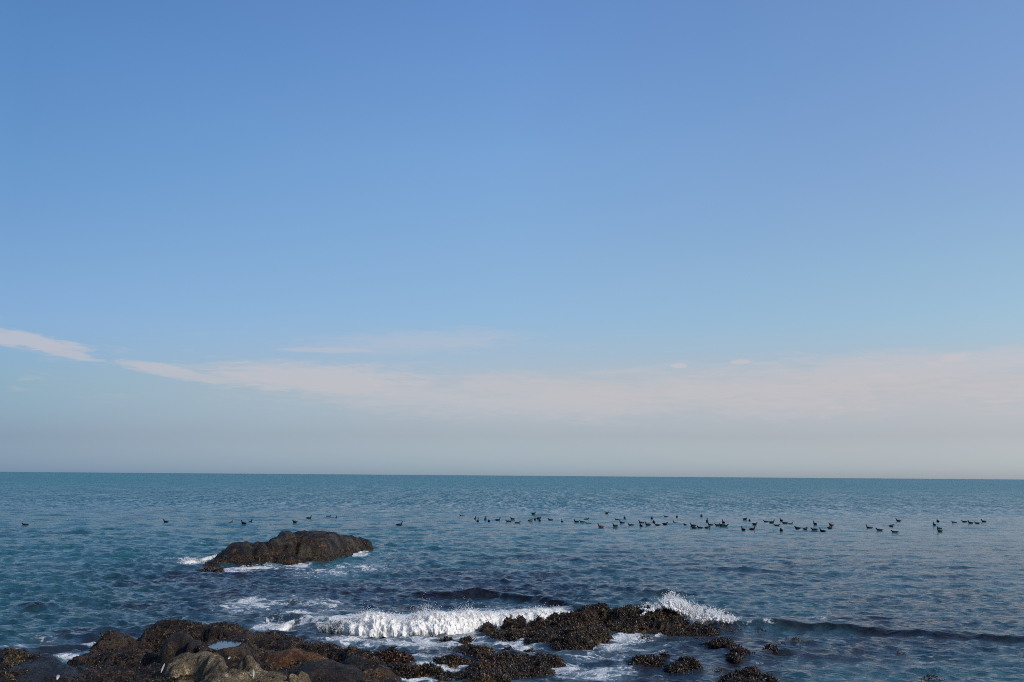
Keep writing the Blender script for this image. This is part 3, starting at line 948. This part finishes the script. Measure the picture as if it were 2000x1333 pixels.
def breaker(name, label, pts, ns, nt, face, seed, drops, thin_l, cat='wave', jag=.12, back=.35, puff=.09):
    """rolling white water: pts = (px, py_bottom, py_top, thinness)"""
    rows = []
    for px, yb, yt, th_ in pts:
        b = P(px, yb)
        t = PD(px, yt, b[1] + face)
        rows.append((b[0], b[1], t[0], t[2], th_))
    r = smooth_poly(rows, ns)
    s = np.linspace(0, 1, ns)
    # s: along the wave; t: 0 at the foot of the face, .6 the top, 1 the back at water level
    t = np.linspace(0, 1, nt)
    S, Tt = np.meshgrid(np.arange(ns), t, indexing='ij')
    bx, by, tx, tz, tn = (r[:, k][:, None] for k in range(5))
    xs = bx[:, 0]
    arc = np.cumsum(np.concatenate([[0], np.abs(np.diff(xs))]))[:, None]
    tz = tz * (1 + jag * 1.6 * perlin(arc * 1.3, 0 * arc, seed) + jag * .9 * perlin(arc * 3.4, 0 * arc, seed + 3) + jag * .2 * perlin(arc * 11, 0 * arc, seed + 5))
    by = by + .10 * perlin(arc * 1.7, 0 * arc, seed + 6) + .05 * perlin(arc * 6, 0 * arc, seed + 7)
    a = np.clip(Tt / .6, 0, 1)
    bq = np.clip((Tt - .6) / .4, 0, 1)
    y = by + face * (1 - np.cos(a * math.pi / 2)) * .9 + face * .1 * a + back * bq
    z = -.04 + (tz + .04) * np.sin(a * math.pi / 2) ** .75 * np.cos(bq * math.pi / 2) ** .8
    x = bx + (tx - bx) * a
    x, y, z = (q + 0 * Tt for q in (x, y, z))
    amt = puff * np.clip(tz / .3, .15, 1.2)
    d = amt * (fbm(x * 5.2, y * 5.2, z * 4.4 + seed, 4, .62) * 1.0 + .15 * (1 - 2.4 * np.abs(perlin(x * 8, y * 8, z * 6 + seed))))
    V = np.stack([x, y - d * .75, z + d * .6], -1).reshape(-1, 3)
    org = np.array([V[:, 0].mean(), V[:, 1].mean(), 0])
    o = mesh_from(name, V - org, grid_faces(ns, nt), [M_FOAM])
    o.location = org
    patchy = fbm(x * 2.2, z * 1.6 + y, seed + 2.0, 4, .6)
    thn = (tn + 0 * Tt) + thin_l * (np.clip(Tt - .7, 0, 1)) + np.clip(patchy - .05, 0, .7) * .55 + np.clip(.12 - Tt, 0, 1) * 4
    fattr(o, 'thin', thn.ravel())
    tag(o, label, cat)
    # droplets thrown off the top and face
    g = np.random.default_rng(seed)
    n = drops
    i = g.integers(0, ns, n)
    j = np.clip((g.normal(.5, .2, n) * nt), 0, nt - 1).astype(int)
    wgt = g.uniform(0, 1, n) < np.clip(r[i, 3] / .3, .1, 1) * (1 - np.clip(r[i, 4], 0, .9))
    i, j = i[wgt], j[wgt]
    p = V.reshape(ns, nt, 3)[i, j] - org
    k = g.exponential(.035, len(p)) * np.clip(r[i, 3] / .3, .3, 1.5)
    gst = np.clip(perlin(arc[i, 0] * 5, arc[i, 0] * 0, seed + 9) * 2 + .6, .1, 2)
    p = p + np.stack([g.normal(0, .03, len(p)), -g.uniform(0, .06, len(p)), k * gst], 1)
    droplets('spray', p, g.uniform(.002, .0075, len(p)), o)
    # fine mist hanging over the crest: droplets far smaller than the eye resolves
    n = drops * 3
    i = g.integers(0, ns, n)
    j = np.clip(g.normal(.55, .2, n) * nt, 0, nt - 1).astype(int)
    p = V.reshape(ns, nt, 3)[i, j] - org
    hs = np.clip(r[i, 3] / .3, .15, 1.3) * (1 - np.clip(r[i, 4], 0, .85))
    p = p + np.stack([g.normal(0, .05, n), -g.exponential(.05, n) + .02, g.exponential(.035, n) * np.clip(perlin(arc[i, 0] * 2.3, arc[i, 0] * 0, seed + 19) * 1.6 + .7, .1, 2)], 1) * hs[:, None]
    mist(p, g.uniform(.003, .006, n), o)
    return o


breaker('breaking_wave', 'long rolling white breaker coming in behind the shore outcrop, dark hollow at its left end',
        [(620, 1236, 1218, .9), (650, 1239, 1214, .75), (690, 1241, 1208, .3), (730, 1243, 1201, .0), (770, 1243, 1202, .0), (800, 1242, 1205, .0), (840, 1243, 1200, .0), (880, 1241, 1198, .0),
         (920, 1234, 1198, .05), (960, 1228, 1198, .12), (1000, 1222, 1196, .18), (1040, 1219, 1192, .2), (1090, 1216, 1192, .25), (1122, 1208, 1196, .4)],
        560, 60, .5, 5, 5000, .3, jag=.20, puff=.085)
breaker('breaking_wave', 'small curl of foam at the far left end of the breaker, above the outcrop ridge',
        [(520, 1216, 1206, .6), (545, 1212, 1200, .3), (575, 1209, 1196, .05), (600, 1212, 1200, .1), (630, 1218, 1206, .25), (660, 1220, 1209, .4)], 200, 30, .4, 15, 600, .3, puff=.05)
breaker('breaking_wave', 'little patch of white surge against the outcrop ridge, left of the dark hollow',
        [(526, 1232, 1227, .7), (545, 1233, 1223, .35), (560, 1231, 1216, .35), (572, 1226, 1213, .6)], 70, 24, .3, 25, 300, .3, puff=.06)
splash = breaker('wave_splash', 'tall white splash thrown up against the right end of the weedy reef',
        [(1235, 1200, 1190, .3), (1262, 1203, 1186, .1), (1290, 1208, 1182, .0), (1305, 1212, 1174, .0), (1318, 1216, 1174, .0), (1332, 1221, 1182, .0), (1348, 1226, 1192, .0), (1368, 1228, 1202, .0), (1395, 1228, 1204, .0), (1415, 1228, 1206, .05), (1432, 1226, 1214, .3)],
        300, 60, .45, 35, 5000, .1, cat='splash', jag=.22, puff=.09)
# fingers of water thrown up from the splash
g = np.random.default_rng(99)
pts, szs = [], []
so = np.array(splash.location)
for k in range(120):
    px = g.choice([g.uniform(1255, 1300), g.uniform(1296, 1335), g.uniform(1300, 1328), g.uniform(1335, 1430)])
    hgt = np.interp(px, [1255, 1290, 1312, 1345, 1400, 1430], [1190, 1180, 1166, 1184, 1196, 1206]) + g.exponential(6)
    base = PD(px, np.interp(px, [1255, 1300, 1330, 1350, 1430], [1196, 1185, 1195, 1208, 1216]), 24.0 + g.uniform(-.2, .3))
    tip = PD(px + g.normal(0, 10) + (6 if px > 1330 else -2), hgt, base[1] + g.uniform(-.15, .15))
    m_ = int(g.uniform(25, 70))
    t = np.sort(g.uniform(0, 1, m_))
    q = base + (tip - base) * t[:, None]
    q[:, 0] += .03 * np.sin(t * 4 + k)
    q += g.normal(0, .014, q.shape)
    pts.append(q)
    szs.append((.034 * (1 - t) + .006) * g.uniform(.6, 1.2, m_))
n = 900
px = g.uniform(1230, 1440, n)
lim = np.interp(px, [1230, 1290, 1312, 1345, 1400, 1440], [1190, 1176, 1166, 1180, 1188, 1204])
py = lim + g.exponential(9, n) - 3
pts.append(np.array([PD(a_, b_, 24.4 + g.normal(0, .2)) for a_, b_ in zip(px, py)]))
szs.append(g.uniform(.003, .010, n))
droplets('spray', np.concatenate(pts) - so, np.concatenate(szs) * .62, splash)
n = 20000
px = np.concatenate([g.normal(1316, 14, n // 3), g.uniform(1262, 1436, n - n // 3)])
lim = np.interp(px, [1230, 1270, 1290, 1312, 1345, 1400, 1440], [1192, 1186, 1180, 1168, 1186, 1198, 1212])
py = lim + np.abs(g.normal(0, 12, n)) - g.exponential(3, n)
cl_ = perlin(px / 9, py / 9, 3.3)
k_ = cl_ > -.15
q = np.array([PD(a_, b_, 24.5 + c_) for a_, b_, c_ in zip(px[k_], py[k_], g.normal(0, .15, k_.sum()))])
mist(q - so, g.uniform(.004, .010, len(q)), splash)
breaker('wave_surge', 'thin line of white foam along the foot of the island rock', [(436, 1114, 1111, .8), (455, 1112, 1109, .5), (490, 1111, 1108, .45), (525, 1109, 1107, .6), (545, 1107, 1105, .8)], 120, 20, .4, 45, 200, .3, puff=.05)
breaker('wave_surge', 'small white surge at the right foot of the island rock', [(668, 1085, 1081, .4), (685, 1082, 1074, .05), (700, 1081, 1075, .2), (720, 1080, 1077, .6)], 80, 20, .4, 47, 160, .3, puff=.05)
breaker('wave_surge', 'small white surge at the left tip of the island rock', [(345, 1103, 1099, .8), (372, 1102, 1094, .45), (392, 1099, 1092, .4), (410, 1094, 1087, .45), (432, 1086, 1081, .6)], 90, 20, .4, 49, 220, .3, puff=.07)
breaker('wave_surge', 'bright dab of white water at the left edge of the outcrop', [(108, 1287, 1283, .8), (122, 1286, 1280, .35), (133, 1283, 1279, .35), (142, 1278, 1275, .7)], 60, 20, .2, 51, 120, .3, puff=.05)


# ------------------------------------------------------------------ water birds
def bird_mesh(name, kind, mat):
    # one skin from tail to bill: (x, z, half width, half height)
    if kind == 'up':
        sp = [(-.21, .075, .006, .006), (-.19, .070, .03, .015), (-.15, .055, .06, .04), (-.09, .045, .085, .065), (-.02, .04, .095, .075), (.05, .04, .088, .075), (.10, .055, .065, .07),
              (.135, .09, .042, .048), (.150, .13, .032, .034), (.155, .165, .030, .030), (.165, .195, .034, .033), (.185, .212, .033, .030), (.205, .21, .022, .020), (.222, .203, .011, .010), (.245, .196, .004, .004)]
    elif kind == 'low':
        sp = [(-.24, .06, .006, .006), (-.21, .055, .03, .012), (-.16, .045, .06, .03), (-.09, .035, .085, .05), (0, .03, .092, .058), (.07, .032, .08, .055), (.12, .045, .055, .048),
              (.15, .07, .038, .036), (.165, .095, .031, .03), (.18, .115, .033, .03), (.20, .122, .030, .026), (.218, .118, .018, .016), (.235, .112, .010, .009), (.255, .106, .004, .004)]
    else:
        sp = [(-.20, .10, .006, .006), (-.175, .085, .03, .02), (-.12, .065, .065, .05), (-.05, .055, .09, .078), (.02, .055, .095, .085), (.07, .07, .08, .08), (.105, .10, .052, .055),
              (.115, .13, .04, .04), (.13, .155, .038, .036), (.15, .165, .034, .03), (.17, .16, .020, .018), (.187, .153, .010, .009), (.205, .147, .004, .004)]
    sp = smooth_poly(sp, 26)
    vs, fs, mi = [], [], []
    c = sp[:, :2]
    tn = np.gradient(c, axis=0)
    tn /= np.linalg.norm(tn, axis=1)[:, None]
    K = 10
    for (x, z, rw, rh), (tx_, tz_) in zip(sp, tn):
        for q in range(K):
            a_ = q / K * 2 * math.pi
            u_, v_ = math.cos(a_) * rw, math.sin(a_) * rh
            vs.append((x - tz_ * v_, u_, z + tx_ * v_))
    for i_ in range(len(sp) - 1):
        for q in range(K):
            fs.append((i_ * K + q, i_ * K + (q + 1) % K, (i_ + 1) * K + (q + 1) % K, (i_ + 1) * K + q))
            mi.append(1 if i_ >= len(sp) - 4 else 0)
    o = mesh_from(name, vs, fs, [mat, M_BILL], mi=mi)
    me = o.data
    bpy.data.objects.remove(o)
    return me


BM = {(k, b): bird_mesh('water_bird', k, M_BIRDB if b else M_BIRD) for k in ('up', 'low', 'tuck') for b in (0, 1)}
# (pixel x, pixel y of the waterline, heading L/R/A away/T towards, posture, label, brownish)
BIRDS = [
    (49, 1026, 'L', 'low', 'low-swimming dark water bird, alone and farthest left on the sea', 0),
    (324, 1021, 'L', 'up', 'dark water bird alone in open water between the farthest left bird and the island rock', 0),
    (451, 1022, 'A', 'up', 'dark water bird just left of the pair floating off the island rock\'s left shoulder', 1),
    (476, 1025, 'L', 'up', 'nearer left bird of the pair off the island rock\'s left shoulder', 0),
    (489, 1021, 'A', 'up', 'farther right bird of the pair off the island rock\'s left shoulder', 0),
    (576, 1022, 'L', 'tuck', 'hunched dark bird right above the highest point of the island rock', 0),
    (603, 1014, 'R', 'up', 'bird facing right beyond the island rock, between the hunched bird and a pair', 0),
    (641, 1011, 'R', 'low', 'left bird of the pair beyond the right half of the island rock', 0),
    (656, 1013, 'A', 'up', 'right bird of the pair beyond the right half of the island rock', 0),
    (780, 1026, 'R', 'up', 'lone bird in the gap between the island rock and the big flock', 0),
    (903, 1009, 'L', 'low', 'flat dark bird, farthest left of the big flock', 0),
    (928, 1015, 'A', 'up', 'upper bird of the first close pair at the left end of the big flock', 0),
    (933, 1020, 'A', 'up', 'lower bird of the first close pair at the left end of the big flock', 0),
    (948, 1016, 'A', 'up', 'upright bird, upper one of the second pair from the flock\'s left end', 0),
    (955, 1020, 'T', 'tuck', 'small hunched bird, lower one of the second pair from the flock\'s left end', 0),
    (972, 1017, 'R', 'up', 'bird facing right, alone between the flock\'s second pair and the trio with a brownish bird', 0),
    (993, 1020, 'L', 'low', 'leftmost bird of the trio with a small brownish bird', 0),
    (1001, 1016, 'L', 'tuck', 'upper middle bird of the trio with a small brownish bird', 0),
    (1011, 1022, 'R', 'low', 'small brownish bird, lowest and rightmost of its trio', 1),
    (1042, 1006, 'R', 'tuck', 'dark bird by itself above the tight brownish-and-black cluster', 0),
    (1036, 1019, 'R', 'tuck', 'brownish bird at the left of the tight cluster', 1),
    (1045, 1016, 'A', 'up', 'upright reddish bird in the middle of the tight cluster', 1),
    (1052, 1015, 'R', 'tuck', 'black bird at the upper right of the tight cluster', 0),
    (1054, 1019, 'A', 'low', 'tiny low bird tucked under the right side of the tight cluster', 0),
    (1075, 1017, 'L', 'tuck', 'bird alone just right of the tight brownish-and-black cluster', 0),
    (1098, 1020, 'A', 'up', 'very small upright bird alone in the gap before the row of three', 0),
    (1126, 1021, 'L', 'up', 'long dark bird leading the row of three that swims left', 0),
    (1137, 1021, 'L', 'low', 'middle bird of the row of three that swims left', 0),
    (1149, 1023, 'L', 'low', 'last and lowest bird of the row of three that swims left', 0),
    (1145, 1015, 'R', 'low', 'bird facing right, just above the row of three', 0),
    (1185, 1004, 'R', 'tuck', 'topmost bird of the whole flock, alone and farthest out', 0),
    (1174, 1031, 'L', 'up', 'small brownish bird with raised neck, left of a larger one at the near edge', 1),
    (1202, 1030, 'L', 'up', 'larger bird with raised neck at the flock\'s near edge, under the flat bird', 0),
    (1206, 1016, 'L', 'low', 'flat bird left of an upright one, near the top of the flock\'s centre', 0),
    (1220, 1014, 'A', 'up', 'upright bird right beside the flat bird at the top of the flock\'s centre', 0),
    (1215, 1023, 'L', 'up', 'big black bird facing left directly below the upright bird', 0),
    (1232, 1027, 'L', 'low', 'tiny bird low on the water just right of the big black one', 0),
    (1253, 1022, 'L', 'up', 'upper bird of a touching pair in the flock\'s centre', 0),
    (1252, 1029, 'A', 'tuck', 'lower rounded bird of a touching pair in the flock\'s centre', 0),
    (1266, 1027, 'L', 'up', 'bird facing left just right of the touching pair', 0),
    (1273, 1014, 'A', 'up', 'small upright bird on top of a black overlapping bunch', 0),
    (1277, 1021, 'T', 'tuck', 'round black bird at the bottom of the overlapping bunch', 0),
    (1284, 1027, 'L', 'low', 'tiny bird below and right of the overlapping bunch', 0),
    (1301, 1010, 'L', 'low', 'flat bird at the left end of the wake near the flock\'s far edge', 0),
    (1322, 1011, 'A', 'tuck', 'round bird at the right end of the wake near the flock\'s far edge', 0),
    (1299, 1025, 'R', 'tuck', 'small round bird between the overlapping bunch and a bird with raised head', 0),
    (1320, 1023, 'L', 'up', 'bird with raised head directly below the round bird of the wake', 0),
    (1338, 1027, 'A', 'tuck', 'round bird alone just left of the overlapping couple at the near edge', 0),
    (1354, 1029, 'L', 'up', 'upper bird of the overlapping couple at the flock\'s near edge', 0),
    (1356, 1032, 'L', 'low', 'lower bird of the overlapping couple at the flock\'s near edge', 0),
    (1370, 1010, 'A', 'tuck', 'small round bird alone above the tall oval one', 0),
    (1381, 1020, 'A', 'up', 'tall oval bird, upright and seen from behind, left of the other tall one', 0),
    (1367, 1031, 'L', 'low', 'low bird between the overlapping couple and a rounder neighbour', 0),
    (1382, 1033, 'R', 'tuck', 'rounder bird, nearest to shore beneath the tall oval one', 0),
    (1388, 1027, 'L', 'up', 'bird facing left right under the tall oval one', 0),
    (1402, 1028, 'L', 'low', 'left bird of the close line under the second tall bird', 0),
    (1413, 1022, 'A', 'up', 'second tall bird, upright right of the tall oval one', 0),
    (1410, 1029, 'L', 'tuck', 'middle bird of the close line under the second tall bird', 0),
    (1416, 1029, 'R', 'low', 'right bird of the close line under the second tall bird', 0),
    (1455, 1016, 'R', 'tuck', 'left bird of the far pair right of the big gap in the flock', 0),
    (1464, 1018, 'A', 'tuck', 'right bird of the far pair right of the big gap in the flock', 0),
    (1474, 1026, 'R', 'tuck', 'long bird facing right below the far pair', 0),
    (1452, 1036, 'A', 'up', 'thin small upright bird at the near edge, below the far pair', 0),
    (1469, 1035, 'R', 'up', 'dark upright bird at the near edge, just right of the thin small one', 0),
    (1496, 1020, 'L', 'low', 'long flat bird heading left, in front of one that faces it from the right', 0),
    (1507, 1022, 'R', 'up', 'bird facing right behind the long flat one', 0),
    (1517, 1027, 'R', 'low', 'tiny low bird between the long flat bird and the three in a slanting line', 0),
    (1526, 1018, 'A', 'up', 'upright top bird of the three in a slanting line', 0),
    (1533, 1023, 'L', 'low', 'middle bird of the three in a slanting line', 0),
    (1543, 1024, 'R', 'low', 'rightmost, darkest bird of the three in a slanting line', 0),
    (1526, 1038, 'A', 'tuck', 'round bird alone and close to shore below the slanting line', 0),
    (1558, 1034, 'L', 'tuck', 'small bird starting the near row of four that heads left', 0),
    (1573, 1036, 'R', 'tuck', 'second bird of the near row of four, thick and facing right', 0),
    (1592, 1026, 'A', 'up', 'dark triangular bird above the near row of four', 0),
    (1591, 1037, 'L', 'low', 'third bird of the near row of four, below the triangular one', 0),
    (1607, 1038, 'L', 'up', 'last bird of the near row of four, at its right end', 0),
    (1624, 1027, 'L', 'tuck', 'upper brownish bird of two stacked at the right of the near row', 1),
    (1621, 1032, 'R', 'tuck', 'lower black bird of two stacked at the right of the near row', 0),
    (1698, 1032, 'L', 'up', 'bird with raised head, first after the wide gap in the right part of the flock', 0),
    (1741, 1029, 'R', 'tuck', 'hunched roundish bird between the bird farthest out and the nearest bird of the right part', 0),
    (1755, 1019, 'L', 'up', 'raised-head bird farthest out in the flock\'s right part, above the hunched roundish one', 0),
    (1718, 1037, 'L', 'low', 'flat bird swimming left below the hunched roundish bird', 0),
    (1748, 1041, 'L', 'low', 'nearest bird of the right part, alone below the hunched roundish one', 0),
    (1832, 1020, 'A', 'tuck', 'top bird of the column of four near the right end', 0),
    (1825, 1027, 'A', 'up', 'small second bird of the column of four, set left of the others', 0),
    (1835, 1033, 'L', 'low', 'third bird of the column of four near the right end', 0),
    (1836, 1039, 'L', 'up', 'bottom and largest bird of the column of four near the right end', 0),
    (1864, 1022, 'L', 'low', 'flat bird alone between the column of four and the last loose group', 0),
    (1884, 1020, 'L', 'low', 'upper left bird of the last loose group at the right end', 0),
    (1896, 1023, 'L', 'up', 'lower middle bird of the last loose group at the right end', 0),
    (1909, 1023, 'L', 'low', 'faint flat bird of the last loose group, just right of the darker middle one', 0),
    (1922, 1020, 'L', 'up', 'last bird of all, farthest right on the sea', 0),
]
HD = {'L': math.pi, 'R': 0.0, 'A': math.pi / 2, 'T': -math.pi / 2}
for px, py, hd, kind, lab, br in BIRDS:
    c = P(px, py)
    o = bpy.data.objects.new('water_bird', BM[(kind, br)])
    sc.collection.objects.link(o)
    zz = sea_z(c[0], c[1])
    o.location = (c[0], c[1], zz + .0)
    s = 1.1 * random.uniform(.92, 1.08)
    o.scale = (s, s, s)
    o.rotation_euler = (0, random.uniform(-.06, .06), HD[hd] + random.uniform(-.35, .35))
    tag(o, lab, 'bird', 'dark water birds floating on the sea')
